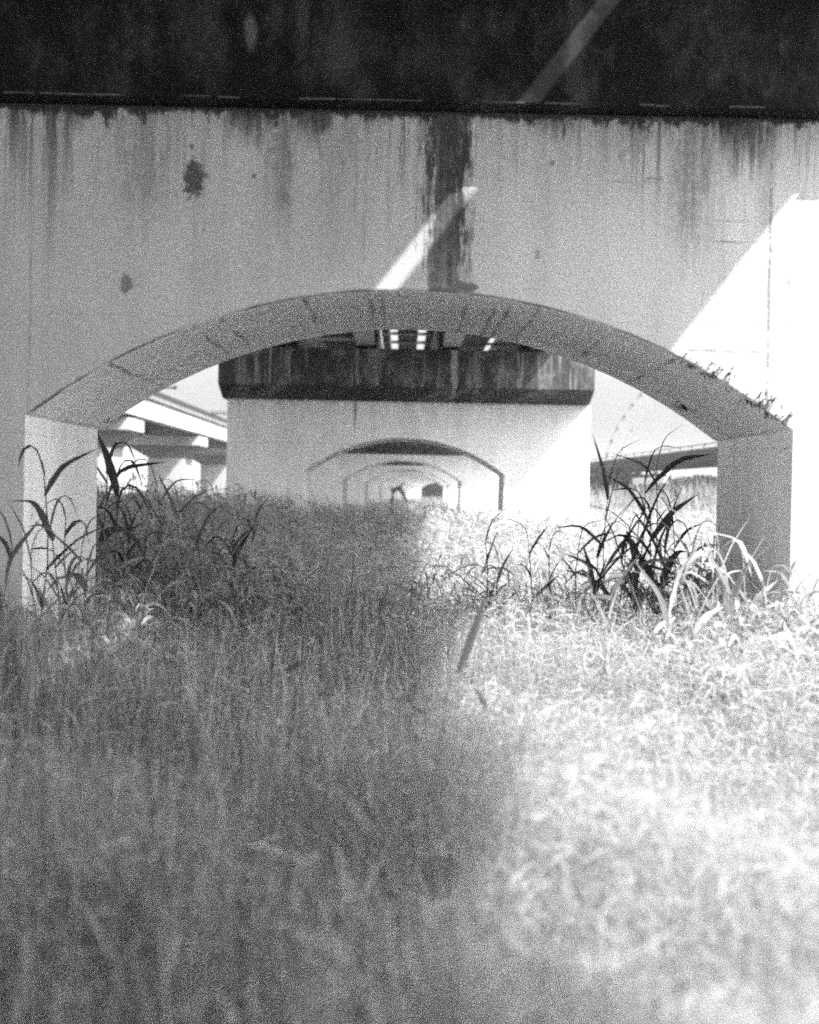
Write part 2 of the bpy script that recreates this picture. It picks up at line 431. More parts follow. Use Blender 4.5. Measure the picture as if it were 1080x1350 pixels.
# ------------------------------------------------------------------ parallel viaduct on the left
via = tag(empty('viaduct_deck', (-10, 0, 4.2)), 'sunlit white viaduct deck with dark railing running parallel on the left', 'viaduct deck')
def vbox(name, x0, x1, y0, y1, z0, z1, m):
    bm = bmesh.new(); box(bm, x0 + 10, x1 + 10, y0, y1, z0 - 4.2, z1 - 4.2); return obj_bm(name, bm, m, via)
VY0, VY1 = 20.0, 230.0
vbox('girder', -10.35, -10.0, VY0, VY1, 4.22, 5.0, M_via)
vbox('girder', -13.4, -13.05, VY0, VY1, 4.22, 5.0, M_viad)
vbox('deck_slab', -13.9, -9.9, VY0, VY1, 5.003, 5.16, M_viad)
for yv in np.arange(VY0 + 3, VY1, 8.0):
    if yv < 150: vbox('stiffener', -9.998, -9.96, yv, yv + .1, 4.24, 4.98, M_pale)
vbox('rail', -10.03, -9.93, VY0, VY1, 5.19, 5.41, M_dark)
bm = bmesh.new()
for yv in np.arange(VY0, VY1, 1.5):
    box(bm, -.01, .03, yv, yv + .05, 5.162 - 4.2, 5.30 - 4.2)
obj_bm('rail_posts', bm, M_dark, via)['kind'] = 'stuff'
for yb in (66.0, 88.5):
    bm = bmesh.new()
    box(bm, 0.0, 1.15, yb, yb + .12, 1.17, 1.23); box(bm, 0.1, .9, yb, yb + .10, 1.29, 1.33)
    box(bm, .02, .08, yb + .02, yb + .08, 0.98, 1.33); box(bm, 1.08, 1.20, yb - .01, yb + .13, 1.14, 1.28)
    obj_bm('bracket_arm', bm, M_dark, via)
vl = ['viaduct pier hidden nearest behind the left jamb', 'hammerhead viaduct pier showing beside the left edge of the arch',
      'hammerhead viaduct pier just left of the second arch pier', 'hammerhead viaduct pier hidden behind the second arch pier', 'farthest hammerhead pier of the white viaduct']
for i, yp in enumerate((62.5, 84.0, 106.0)):
    t = tag(empty('viaduct_pier', (-11.6, yp, 0)), vl[i + 1], 'viaduct pier', 'hammerhead piers under the white viaduct')
    bm = bmesh.new(); box(bm, -2.3, 1.6, 0, 3.4, 3.62, 4.08); obj_bm('cap_beam', bm, M_via, t, bevel=.03)
    bm = bmesh.new(); prism_y(bm, [(-2.1, 3.618), (-1.0, 3.0), (.85, 3.0), (1.15, 3.35), (1.5, 3.618)], .3, 3.1); obj_bm('hammerhead', bm, M_viad, t)
    bm = bmesh.new(); box(bm, -1.0, .85, .3, 3.1, -.3, 2.998); obj_bm('column', bm, M_via, t, bevel=.04)
    for bx in (-1.65, 1.4):
        bm = bmesh.new(); box(bm, bx - .15, bx + .15, 1.2, 1.9, 4.081, 4.219); obj_bm('bearing', bm, M_dark, t)

# ------------------------------------------------------------------ right-hand background
par = tag(empty('road_parapet', (12, 30, 2.6)), 'long grey low parapet of a raised road beyond the right jamb', 'parapet')
def slope_box(name, x0, x1, za0, za1, zb0, zb1, m, ya=30.0, yb=190.0):
    bm = bmesh.new()
    v = [bm.verts.new((x - 12, y - 30, z - 2.6)) for (x, y, z) in ((x0,ya,za0),(x1,ya,za0),(x1,yb,zb0),(x0,yb,zb0),(x0,ya,za1),(x1,ya,za1),(x1,yb,zb1),(x0,yb,zb1))]
    for f in ((0,1,2,3),(4,5,6,7),(0,1,5,4),(1,2,6,5),(2,3,7,6),(3,0,4,7)): bm.faces.new([v[i] for i in f])
    return obj_bm(name, bm, m, par)
M_par = plain('parapet_concrete', 0.055, .9, .5, 4.0)
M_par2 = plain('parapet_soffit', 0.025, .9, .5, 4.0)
slope_box('wall', 12.0, 12.3, 2.92, 3.42, 3.1, 3.88, M_par)
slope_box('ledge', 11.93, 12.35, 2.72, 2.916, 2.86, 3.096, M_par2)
slope_box('rail', 12.06, 12.11, 3.56, 3.60, 4.05, 4.09, M_steel)
bm = bmesh.new()
for k in range(54):
    f = k / 54; yy = 30 + 160 * f
    box(bm, .07, .12, yy - 30, yy - 29.96, 3.42 + .46 * f - 2.6, 3.57 + .5 * f - 2.6)
obj_bm('rail_posts', bm, M_steel, par)['kind'] = 'stuff'

gr = tag(empty('guard_rail', (10.2, 66, -.1)), 'short white guard rail among bushes below the grey parapet', 'guard rail')
bm = bmesh.new(); box(bm, -.06, .06, 0, 9, 2.18, 2.42); obj_bm('beam', bm, plain('white_paint', .8, .5, .05), gr, bevel=.02)
for k in range(4):
    bm = bmesh.new(); box(bm, .07, .15, .6 + k * 3.2, .72 + k * 3.2, .4, 2.5); obj_bm('post', bm, M_steel, gr)

# distant lattice arch
M_arch = plain('grey_painted_steel', 0.20, .5, .1)
ar = tag(empty('steel_arch', (23.6, 190, 0)), 'faint pale steel lattice arch far away against the white sky', 'arch bridge')
def arc_pts(dz, n=30):
    pts = []
    for k in range(n + 1):
        a = math.radians(4 + 80 * k / n)
        pts.append((-1.6 + 15.5 - 15.5 * math.cos(a) , 0.0, 1.0 + (17.0 + dz) * math.sin(a) ))
    return pts
up, lo = arc_pts(0.0), [(x + 1.5 * math.cos(math.radians(4 + 80 * k / 30)), y, z - 1.5 * math.sin(math.radians(4 + 80 * k / 30)) * .9) for k, (x, y, z) in enumerate(arc_pts(0.0))]
bm = bmesh.new(); tube(bm, up, .12); obj_bm('upper_chord', bm, M_arch, ar)
bm = bmesh.new(); tube(bm, lo, .12); obj_bm('lower_chord', bm, M_arch, ar)
bm = bmesh.new()
for k in range(0, 30):
    tube(bm, [up[k], lo[k]], .035, 4)
obj_bm('lattice', bm, M_arch, ar)
for k in range(1, 30, 2):
    p = Vector(up[k]); bm = bmesh.new(); box(bm, p.x - .13, p.x + .13, -.3, .3, p.z - .13, p.z + .13)
    obj_bm('gusset', bm, M_dark, ar)

# ------------------------------------------------------------------ ground
def ground_h(x, y):
    x = np.asarray(x, float); y = np.asarray(y, float)
    e = np.clip((x - 6.5) / 5.0, 0, 1); e = e * e * (3 - 2 * e)
    e2 = np.clip((y - 14) / 20.0, 0, 1)
    l = np.clip((-x - 0.9) / 1.6, 0, 1); l = l * l * (3 - 2 * l)
    l2 = np.clip((y - 10.5) / 4, 0, 1) * np.clip((34 - y) / 10, 0, 1)
    l3 = np.clip((-x - 6) / 3, 0, 1)
    return 1.45 * e * e2 + .20 * l * l2 * (1 - l3) + .05 * np.sin(x * 1.3 + y * .7) + .04 * np.sin(y * 1.1 - x * .5)
M_ground = N('dry_soil').coords()
a = M_ground.noise(M_ground.vec, 1.2, 6, .6)
b = M_ground.noise(M_ground.vec, 14.0, 4, .6)
M_ground = M_ground.bsdf(M_ground.add(.18, M_ground.add(M_ground.mul(a, .16), M_ground.mul(b, .10))), .95)
xs = np.concatenate([np.linspace(-600, -40, 12), np.linspace(-36, 36, 73), np.linspace(40, 600, 12)])
ys = np.concatenate([np.linspace(-300, -10, 8), np.linspace(-8, 80, 89), np.linspace(84, 300, 28), np.linspace(330, 1500, 10)])
gx, gy = np.meshgrid(xs, ys)
gv = np.stack([gx, gy, ground_h(gx, gy)], -1).reshape(-1, 3)
nx = len(xs)
ii, jj = np.meshgrid(np.arange(nx - 1), np.arange(len(ys) - 1))
q = (jj * nx + ii).ravel()
g = obj_np('ground', gv, np.stack([q, q + 1, q + nx + 1, q + nx], 1), M_ground, smooth=True)
g['kind'] = 'structure'

# ------------------------------------------------------------------ grass
def blade_mesh(x, y, z, h, w, lean, phi, face, seg=4, curl=None):
    n = len(x)
    t = np.linspace(0, 1, seg + 1)[None, :]
    c = curl[:, None] if curl is not None else 2.0
    off = (lean * h)[:, None] * t ** 2.0
    cx = x[:, None] + off * np.cos(phi)[:, None]
    cy = y[:, None] + off * np.sin(phi)[:, None]
    drop = (lean ** 2 * h)[:, None] * 0.35 * t ** 3 * c / 2.0
    cz = z[:, None] + h[:, None] * t - drop
    ww = (w / 2)[:, None] * np.clip(1.15 * (1 - t ** 1.6), 0.06, 1)
    dx = np.cos(face)[:, None] * ww; dy = np.sin(face)[:, None] * ww
    L = np.stack([cx - dx, cy - dy, cz], -1); R = np.stack([cx + dx, cy + dy, cz], -1)
    v = np.stack([L, R], 2).reshape(n, (seg + 1) * 2, 3)
    base = (np.arange(n) * (seg + 1) * 2)[:, None]
    k = np.arange(seg)[None, :] * 2
    f = np.stack([base + k, base + k + 1, base + k + 3, base + k + 2], -1).reshape(-1, 4)
    return v.reshape(-1, 3), f

def grass_height(x, y):
    h = np.full_like(x, .95)
    # taller to the left and at the foot of the walls, trodden along the middle
    side = np.clip((-x - 1.0) / 1.4, 0, 1)
    h += side * np.clip((y - 6.0) / 2.5, 0, 1) * .24 * np.clip((40 - y) / 10, 0, 1)
    h += side * np.clip((y - 11) / 4, 0, 1) * .06 * np.clip((36 - y) / 10, 0, 1)
    rs = np.clip((x - 1.2) / 1.2, 0, 1)
    h += rs * np.clip((y - 6.8) / 1.5, 0, 1) * np.clip((14 - y) / 4, 0, 1) * .36
    h += np.clip((y - 24) / 8, 0, 1) * .18
    h -= np.clip(1 - np.abs(x - .1) / 1.2, 0, 1) * np.clip((y - 9) / 4, 0, 1) * np.clip((30 - y) / 5, 0, 1) * .12
    h += .10 * np.sin(x * 2.1 + 1.3) * np.sin(y * 1.7) + .07 * np.sin(x * 5.3 + y * 3.1)
    return h

V, F, T = [], [], []
nv = 0
def add_blades(x, y, hs, w, lean_m, seg, tone, clump=None):
    global nv
    n = len(x)
    inside = np.zeros(n, bool)
    for t in piers:
        ax, ay = t.location.x, t.location.y
        inside |= (y > ay - .02) & (y < ay + 2.12) & (np.abs(x - ax) > HALF) & (np.abs(x - ax) < 3.66)
    keep = ~inside
    x, y, hs, w, tone = x[keep], y[keep], hs[keep], w[keep], tone[keep]
    n = len(x)
    lean = np.abs(rng.normal(0, 1.0, n)) * lean_m * np.where(x > .15, 1.25, .85); phi = rng.uniform(0, 2 * np.pi, n)
    face = rng.uniform(0, np.pi, n)
    v, f = blade_mesh(x, y, ground_h(x, y) - .02, hs, w, lean, phi, face, seg)
    V.append(v); F.append(f + nv); T.append(np.repeat(tone, (seg + 1) * 2)); nv += len(v)

def patchy(x, y):
    return .5 + .25 * np.sin(x * 3.1 + 2 * np.sin(y * 1.3)) + .25 * np.sin(y * 2.7 + 1.5 * np.sin(x * 2.2))

# near field: tone paler where sunlit, darker where shaded, light painted in
n = 105000
x = rng.uniform(-3.6, 3.6, n); y = rng.uniform(0.9, 9.6, n)
k = np.abs(x) < 1.0 + .32 * y
x, y = x[k], y[k]
p = patchy(x, y)
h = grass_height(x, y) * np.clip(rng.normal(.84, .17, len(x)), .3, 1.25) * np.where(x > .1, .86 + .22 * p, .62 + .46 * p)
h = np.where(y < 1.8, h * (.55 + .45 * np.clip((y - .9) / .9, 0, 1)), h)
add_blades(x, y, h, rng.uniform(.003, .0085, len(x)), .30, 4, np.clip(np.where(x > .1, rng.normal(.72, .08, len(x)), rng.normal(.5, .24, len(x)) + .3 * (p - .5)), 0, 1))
n = 75000
x = rng.uniform(-1.9, 1.9, n); y = rng.uniform(1.3, 5.0, n)
k = np.abs(x) < .6 + .32 * y
x, y = x[k], y[k]
k = (x > .1) | (rng.uniform(0, 1, len(x)) < .30); x, y = x[k], y[k]
h = grass_height(x, y) * np.clip(rng.normal(.90, .09, len(x)), .5, 1.1)
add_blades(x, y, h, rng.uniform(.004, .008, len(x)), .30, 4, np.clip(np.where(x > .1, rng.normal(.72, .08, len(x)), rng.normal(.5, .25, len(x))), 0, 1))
# tall tufts with dark hollows between them on the shaded side
n = 520
tx = rng.uniform(-3.2, .2, n); ty = rng.uniform(1.7, 9.4, n)
rep = rng.integers(14, 34, n)
x = np.repeat(tx, rep) + rng.normal(0, .035, rep.sum()); y = np.repeat(ty, rep) + rng.normal(0, .035, rep.sum())
tt = np.repeat(rng.uniform(.15, .95, n), rep)
add_blades(x, y, grass_height(x, y) * np.repeat(rng.uniform(.8, 1.14, n), rep) * rng.uniform(.75, 1.05, len(x)), rng.uniform(.005, .011, len(x)), .26, 5, np.clip(tt + rng.normal(0, .12, len(x)), 0, 1))
# coarse upright blades and dead stems one can follow with the eye
n = 4200
x = rng.uniform(-3.3, .35, n); y = rng.uniform(1.9, 9.3, n)
add_blades(x, y, grass_height(x, y) * rng.uniform(.75, 1.15, n), rng.uniform(.008, .016, n), .17, 5, np.clip(rng.choice([.05, .2, .75, 1.0], n) + rng.normal(0, .06, n), 0, 1))
n = 420
x = rng.uniform(.35, 3.2, n); y = rng.uniform(2.2, 9.0, n)
add_blades(x, y, grass_height(x, y) * rng.uniform(.8, 1.12, n), rng.uniform(.006, .011, n), .3, 5, rng.uniform(.55, .95, n))
# short undergrowth closing the gaps, painted dark on the shaded side
n = 40000
x = rng.uniform(-3.6, 3.6, n); y = rng.uniform(0.9, 9.6, n)
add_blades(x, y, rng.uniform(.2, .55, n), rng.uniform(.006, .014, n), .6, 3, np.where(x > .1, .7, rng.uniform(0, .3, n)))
# loose wide leaves lying across the grass
n = 3600
x = rng.uniform(-3.4, .1, n); y = rng.uniform(2.0, 9.4, n)
add_blades(x, y, grass_height(x, y) * rng.uniform(.6, 1.12, n), rng.uniform(.010, .022, n), .75, 6, rng.uniform(.1, 1, n))
# middle field
n = 105000
y = rng.uniform(9.6, 36, n); x = rng.uniform(-8, 8, n)
p = patchy(x, y)
h = grass_height(x, y) * np.clip(rng.normal(.85, .18, n), .3, 1.3) * (.85 + .25 * p)
add_blades(x, y, h, rng.uniform(.007, .02, n), .32, 3, np.clip(rng.normal(.5, .22, n) + .25 * (p - .5), 0, 1))
# beside the near pier
n = 26000
x = np.concatenate([rng.uniform(-9, -3.5, n // 2), rng.uniform(3.5, 9, n // 2)]); y = rng.uniform(-1, 10, n)
add_blades(x, y, rng.uniform(.5, 1.0, n), rng.uniform(.008, .02, n), .35, 3, rng.uniform(.2, .9, n))
n = 14000
x = rng.uniform(-4, 4, n); y = rng.uniform(-6, .9, n)
add_blades(x, y, rng.uniform(.25, .5, n), rng.uniform(.01, .025, n), .4, 2, rng.uniform(.2, .9, n))
# far field
n = 70000
y = 36 + 190 * rng.uniform(0, 1, n) ** 1.6; x = rng.uniform(-1, 1, n) * (7 + y * .12)
add_blades(x, y, rng.uniform(.6, 1.25, n), rng.uniform(.02, .06, n), .3, 2, rng.uniform(.2, .9, n))
n = 60000
x = np.concatenate([rng.uniform(-30, -7, n // 2), rng.uniform(7, 24, n // 2)]); y = rng.uniform(10, 130, n)
add_blades(x, y, rng.uniform(.4, 1.1, n) * np.where(x > 7.0, .30, 1.0), rng.uniform(.025, .07, n), .35, 2, rng.uniform(.3, 1, n))

def add_leaves(x, y, z, L, w, tone, el_mu, el_sd, seg=3, sag=.5):
    global nv
    inside = np.zeros(len(x), bool)
    for t_ in piers:
        ax, ay = t_.location.x, t_.location.y
        inside |= (y > ay - .12) & (y < ay + 2.2) & (np.abs(x - ax) > HALF - .1) & (np.abs(x - ax) < 3.76)
    k = ~inside
    x, y, z, L, w, tone = x[k], y[k], z[k], L[k], w[k], tone[k]
    n = len(x)
    az_ = rng.uniform(0, 2 * np.pi, n); el_ = rng.normal(el_mu, el_sd, n)
    t = np.linspace(0, 1, seg + 1)[None, :]
    hx = (np.cos(el_) * L)[:, None] * t; hz = (np.sin(el_) * L)[:, None] * t - (sag * L)[:, None] * t ** 2
    cx = x[:, None] + hx * np.cos(az_)[:, None]; cy = y[:, None] + hx * np.sin(az_)[:, None]; cz = z[:, None] + hz
    ww = (w / 2)[:, None] * np.clip(np.sin(np.pi * (.15 + .83 * t)), .05, 1)
    roll = rng.uniform(-1.0, 1.0, n)
    sx = (-np.sin(az_) * np.cos(roll))[:, None] * ww; sy = (np.cos(az_) * np.cos(roll))[:, None] * ww; sz = np.sin(roll)[:, None] * ww
    Lp = np.stack([cx - sx, cy - sy, cz - sz], -1); Rp = np.stack([cx + sx, cy + sy, cz + sz], -1)
    v = np.stack([Lp, Rp], 2).reshape(-1, 3)
    base = (np.arange(n) * (seg + 1) * 2)[:, None]; kk = np.arange(seg)[None, :] * 2
    f = np.stack([base + kk, base + kk + 1, base + kk + 3, base + kk + 2], -1).reshape(-1, 4)
    V.append(v); F.append(f + nv); T.append(np.repeat(tone, (seg + 1) * 2)); nv += len(v)

def clumps(x, y):
    return (np.sin(x * 4.3 + 1.7 * np.sin(y * 3.1)) + np.sin(y * 4.9 + 1.3 * np.sin(x * 3.7)) + np.sin((x + y) * 9.1) * .6) / 2.6

# leafy canopy of fine tangled tips, sunlit side painted paler
def canopy(n, x0, x1, y0, y1, fan, Lr, wr, zlo, zhi, el=.25, left=.35):
    y = rng.uniform(y0, y1, n); x = rng.uniform(x0, x1, n)
    k = (np.abs(x) < fan + .33 * y) & ((x > .1) | (rng.uniform(0, 1, n) < left)); x, y = x[k], y[k]
    c = clumps(x, y)
    z = ground_h(x, y) + grass_height(x, y) * (rng.uniform(zlo, zhi, len(x)) + .07 * c)
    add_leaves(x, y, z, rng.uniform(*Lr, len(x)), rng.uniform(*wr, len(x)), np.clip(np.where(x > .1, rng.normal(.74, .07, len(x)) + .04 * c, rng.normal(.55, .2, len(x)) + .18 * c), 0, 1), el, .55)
canopy(130000, -2.4, 2.4, 1.3, 4.5, .6, (.03, .11), (.003, .006), .58, .96, .4)
canopy(150000, -3.8, 3.8, 4.5, 9.8, .8, (.04, .12), (.003, .007), .55, .98, .45)
canopy(60000, -7, 7, 9.8, 24, 1.0, (.10, .30), (.008, .020), .5, 1.05, .5)
canopy(30000, -8, 8, 24, 36, 1.0, (.15, .4), (.015, .035), .5, 1.05, .6)
# broad-leaved weeds in the thicket left of the path and along the right pier foot
for (n, x0, x1, y0, y1) in ((5200, -3.6, -.7, 9.6, 17), (1500, -2.6, -1.2, 7.4, 9.6), (1500, 1.5, 3.8, 9.2, 13), (2600, 1.2, 3.6, 6.8, 9.2)):
    y = rng.uniform(y0, y1, n); x = rng.uniform(x0, x1, n)
    z = ground_h(x, y) + grass_height(x, y) * rng.uniform(.5, .98, n)
    add_leaves(x, y, z, rng.uniform(.12, .30, n), rng.uniform(.012, .030, n), rng.choice([.2, .5, .8, 1.0, 1.0], n), .75, .5, seg=5, sag=.95)

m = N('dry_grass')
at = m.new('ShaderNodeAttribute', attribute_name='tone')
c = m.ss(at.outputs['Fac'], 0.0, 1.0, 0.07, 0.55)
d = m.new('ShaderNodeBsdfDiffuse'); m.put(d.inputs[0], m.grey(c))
tr = m.new('ShaderNodeBsdfTranslucent'); m.put(tr.inputs[0], m.grey(m.mul(c, .8)))
mixn = m.new('ShaderNodeMixShader'); mixn.inputs[0].default_value = .48
m.t.links.new(d.outputs[0], mixn.inputs[1]); m.t.links.new(tr.outputs[0], mixn.inputs[2]); m.t.links.new(mixn.outputs[0], m.out.inputs[0])
M_grass = m.m
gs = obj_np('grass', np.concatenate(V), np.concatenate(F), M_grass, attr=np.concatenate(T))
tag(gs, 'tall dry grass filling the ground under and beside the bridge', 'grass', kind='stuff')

# ------------------------------------------------------------------ reeds
def leaf_mat(name, v, tr=.25):
    m = N(name)
    d = m.new('ShaderNodeBsdfDiffuse'); m.put(d.inputs[0], m.grey(v))
    t = m.new('ShaderNodeBsdfTranslucent'); m.put(t.inputs[0], m.grey(v * .8))
    s = m.new('ShaderNodeMixShader'); s.inputs[0].default_value = tr
    m.t.links.new(d.outputs[0], s.inputs[1]); m.t.links.new(t.outputs[0], s.inputs[2]); m.t.links.new(s.outputs[0], m.out.inputs[0])
    return m.m
M_reed_d = leaf_mat('dark_reed_leaf', .075, .2)  # darkened so reeds read as silhouettes, shade put into the colour
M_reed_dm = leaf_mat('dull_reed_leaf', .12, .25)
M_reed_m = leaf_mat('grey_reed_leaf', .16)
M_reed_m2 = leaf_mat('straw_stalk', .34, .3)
M_reed_l = leaf_mat('pale_reed_leaf', .40, .35)  # paled for reeds in the sun, light put into the colour

def leaf_strip(bm, p0, az, up, L, w, droop, seg=9, twist=0.0):
    """leaf leaving p0 towards azimuth az, rising by angle up, bending over by droop"""
    p = Vector(p0); a = up; fold_at = .30 + .25 * abs(math.sin(az * 7.3 + L * 31))
    prev = None
    for i in range(seg + 1):
        t = i / seg
        ww = w * .5 * min(1.0, .45 + 3.2 * t) * max(.02, (1 - t ** 1.7)) * (1 + .10 * math.sin(t * 23 + az * 9))
        d = Vector((math.cos(az) * math.cos(a), math.sin(az) * math.cos(a), math.sin(a)))
        s = Vector((-math.sin(az), math.cos(az), 0))
        s = (Matrix.Rotation(twist * t, 3, d) @ s)
        nrm = d.cross(s)
        fold = nrm * ww * .35
        cur = (bm.verts.new(p - s * ww + fold), bm.verts.new(p), bm.verts.new(p + s * ww + fold))
        if prev:
            bm.faces.new((prev[0], prev[1], cur[1], cur[0])); bm.faces.new((prev[1], prev[2], cur[2], cur[1]))
        prev = cur
        p = p + d * (L / seg)
        tm = (i + .5) / seg
        a -= droop / seg * (.12 + 3.1 * math.exp(-((tm - fold_at) / .13) ** 2))
        a = max(a, -1.5)

def reed(pxx, top_y, d, label, mat, leaves=6, L=.5, w=.04, lean=0.0, droop=3.0, seed=0, stem_r=.007, low=.35):
    r = random.Random(seed * 77 + 5)
    tx, tz = px(pxx, top_y, d)
    gz = float(ground_h(tx, d))
    H = max(.5, tz - gz)
    t = tag(empty('reed_plant', (tx - lean * .5, d, gz)), label, 'reed', 'tall reeds beside the arch')
    pts = [(lean * .5 * (k / 8) ** 1.6 + .02 * math.sin(k * 1.1 + seed), .03 * math.sin(k + seed), (H * .93) * k / 8 - .02) for k in range(9)]
    bm = bmesh.new(); tube(bm, pts, [stem_r * (1 - .6 * k / 8) for k in range(9)], 6)
    obj_bm('stem', bm, mat, t, smooth=True)
    bm = bmesh.new()
    leaves += 2
    for i in range(leaves):
        f = low + (1 - low) * (i + .5) / leaves
        kf = f * 8; k0 = min(7, int(kf)); q = Vector(pts[k0]).lerp(Vector(pts[k0 + 1]), kf - k0)
        az = (0 if i % 2 else math.pi) + r.uniform(-.7, .7)
        leaf_strip(bm, q, az, r.uniform(.75, 1.45), L * r.uniform(.6, 1.15), w * r.uniform(1.1, 2.2), droop * r.choice((.06, .12, .2, .4, .9)), twist=r.uniform(-1.2, 1.2))
    # top leaf
    leaf_strip(bm, Vector(pts[-1]), r.uniform(-.3, .3) if r.random() < .6 else math.pi, 1.35, L * .9, w * 1.3, droop * .9, twist=r.uniform(-.6, .6))
    obj_bm('leaves', bm, mat, t, smooth=True)
    return t

RD = [
 # pxx, top, d, label, mat, leaves, L, w, lean, droop
 (60, 590, 8.35, 'tallest dark reed before the left jamb with its top leaf hanging straight down', M_reed_d, 4, .34, .05, .02, 3.6),
 (74, 660, 8.3, 'dark reed with three arching leaves low before the left jamb', M_reed_d, 5, .34, .03, -.02, 3.4),
 (92, 655, 9.0, 'slim reed bending right along the inner face of the left jamb', M_reed_d, 4, .32, .028, .03, 3.2),
 (108, 690, 8.4, 'short drooping reed at the foot of the left jamb', M_reed_m, 5, .32, .03, .02, 3.2),
 (10, 690, 8.2, 'dark reed at the left photo edge before the pier wall', M_reed_d, 5, .36, .032, .02, 2.6),
 (138, 598, 12.0, 'broad dark reed just inside the arch behind the left jamb', M_reed_d, 5, .55, .06, .02, 3.4),
 (152, 618, 12.6, 'dark reed with folded top leaf against the white viaduct column', M_reed_d, 5, .5, .055, .0, 3.5),
 (212, 632, 13.5, 'bent dark reed forming a peak under the white viaduct', M_reed_d, 4, .6, .04, .05, 3.0),
 (240, 650, 14.0, 'reed leaning right in the shaded thicket below the viaduct', M_reed_m, 6, .5, .035, .08, 2.4),
 (285, 648, 15.0, 'reed tuft at the lower left corner of the second pier', M_reed_m, 7, .45, .03, .02, 2.2),
 (335, 665, 16.0, 'grey reed in front of the second pier wall, left of its arch', M_reed_m, 6, .4, .03, .02, 2.0),
 (402, 660, 19.0, 'thin upright reed at the left jamb of the second arch', M_reed_m, 4, .4, .025, .0, 1.5),
 (640, 690, 9.6, 'reed with two dark leaves forking in a V right of the sunlit path', M_reed_d, 2, .32, .03, .0, .9),
 (700, 690, 10.2, 'thin dark reed with upright blades before the second pier corner', M_reed_d, 4, .3, .026, .02, 1.4),
 (728, 700, 10.0, 'small arching dark reed left of the tall dark clump', M_reed_d, 5, .3, .026, .01, 3.2),
 (765, 690, 10.6, 'upright dark reed in front of the second pier edge', M_reed_d, 4, .34, .03, .06, 1.6),
 (800, 612, 11.0, 'tall dark reed with a spear like leaf against the grey parapet', M_reed_d, 5, .45, .045, -.02, 1.2),
 (822, 690, 10.0, 'dark reed with a hooped leaf left of the dense clump', M_reed_d, 6, .42, .034, .02, 3.6),
 (850, 606, 10.8, 'tall dark reed with crossed leaves before the parapet', M_reed_d, 6, .45, .045, .10, 2.0),
 (868, 585, 11.2, 'tallest thin reed rising straight over the parapet', M_reed_d, 3, .4, .028, .08, 1.0),
 (862, 655, 9.8, 'dense dark reed in the middle of the right clump', M_reed_d, 9, .42, .045, .04, 3.3),
 (880, 690, 9.6, 'dark broken reed at the right of the dense clump', M_reed_d, 8, .38, .05, .05, 3.6),
 (840, 668, 10.3, 'dark reed with looping leaves behind the dense clump', M_reed_d, 7, .44, .036, -.04, 3.4),
 (905, 715, 9.4, 'dark short reed next to the right jamb', M_reed_d, 6, .32, .036, .02, 3.2),
 (938, 715, 8.5, 'pale sunlit reed arching before the right jamb', M_reed_l, 7, .42, .034, .02, 3.4),
 (962, 745, 8.2, 'pale sunlit reed with broad blades at the foot of the right jamb', M_reed_l, 7, .38, .042, .02, 3.0),
 (985, 710, 8.4, 'pale upright reed before the shaded right jamb', M_reed_l, 4, .3, .036, .0, 1.6),
 (1015, 745, 8.1, 'pale drooping reed at the right corner of the arch', M_reed_l, 7, .36, .032, .02, 3.4),
 (1062, 770, 7.8, 'pale reed tuft near the right photo edge', M_reed_l, 8, .34, .03, .0, 2.6),
 (880, 775, 7.8, 'pale reed tuft in sunlit grass below the dark clump', M_reed_l, 8, .34, .03, .0, 2.6),
 (800, 775, 7.6, 'pale spreading reed tuft in sunlit grass left of the clump', M_reed_l, 8, .34, .028, .0, 2.2),
 (36, 810, 7.2, 'pale dry reed standing in shade at lower left of the jamb', M_reed_l, 4, .22, .03, .0, 2.8),
 (88, 800, 7.4, 'pale broken reed with bright tip below the left jamb', M_reed_l, 4, .2, .034, .02, 3.4),
 (48, 700, 8.1, 'grey leafy reed in front of the left pier corner', M_reed_m, 7, .3, .034, .0, 3.0),
 (118, 720, 8.9, 'leafy dark reed at the right side of the left jamb foot', M_reed_d, 8, .3, .036, -.02, 3.3),
 (85, 735, 8.0, 'low grey reed spreading before the left jamb', M_reed_m, 8, .28, .03, .03, 2.4),
 (168, 668, 11.4, 'leafy dark reed just right of the left jamb', M_reed_d, 8, .4, .04, .04, 2.9),
 (188, 690, 10.8, 'low dark reed with broad hanging leaves in the left thicket', M_reed_d, 8, .36, .045, -.03, 3.4),
 (262, 690, 12.4, 'upright grey reed in the middle of the left thicket', M_reed_m, 8, .36, .032, .02, 2.0),
 (310, 700, 12.8, 'dark bushy reed at the right end of the left thicket', M_reed_d, 8, .34, .034, .0, 2.6),
 (660, 720, 9.9, 'short leafy reed right of the forked pair of leaves', M_reed_m, 7, .26, .026, .02, 2.6),
 (745, 735, 9.3, 'grey leafy reed below the second pier corner', M_reed_m, 8, .3, .028, .0, 2.8),
 (785, 700, 9.9, 'dark reed with straight leaves fanning left of the dense clump', M_reed_d, 8, .34, .034, -.05, 1.5),
 (832, 730, 9.2, 'low dark reed under the dense clump', M_reed_d, 8, .3, .034, .0, 2.9),
 (890, 660, 10.2, 'dark upright reed between the dense clump and the right jamb', M_reed_d, 7, .36, .036, .03, 1.9),
 (918, 700, 9.0, 'grey reed touching the edge of the right jamb', M_reed_m, 7, .34, .032, .03, 2.8),
 (950, 690, 8.7, 'pale reed with a long arching leaf in front of the shaded jamb', M_reed_l, 6, .36, .03, .0, 3.0),
 (1040, 735, 8.0, 'pale leafy reed in front of the sunlit wall corner', M_reed_l, 9, .3, .028, .02, 2.8),
 (915, 770, 7.9, 'bushy pale reed in full sun left of the shaded jamb', M_reed_l, 9, .3, .03, -.02, 2.4),
]
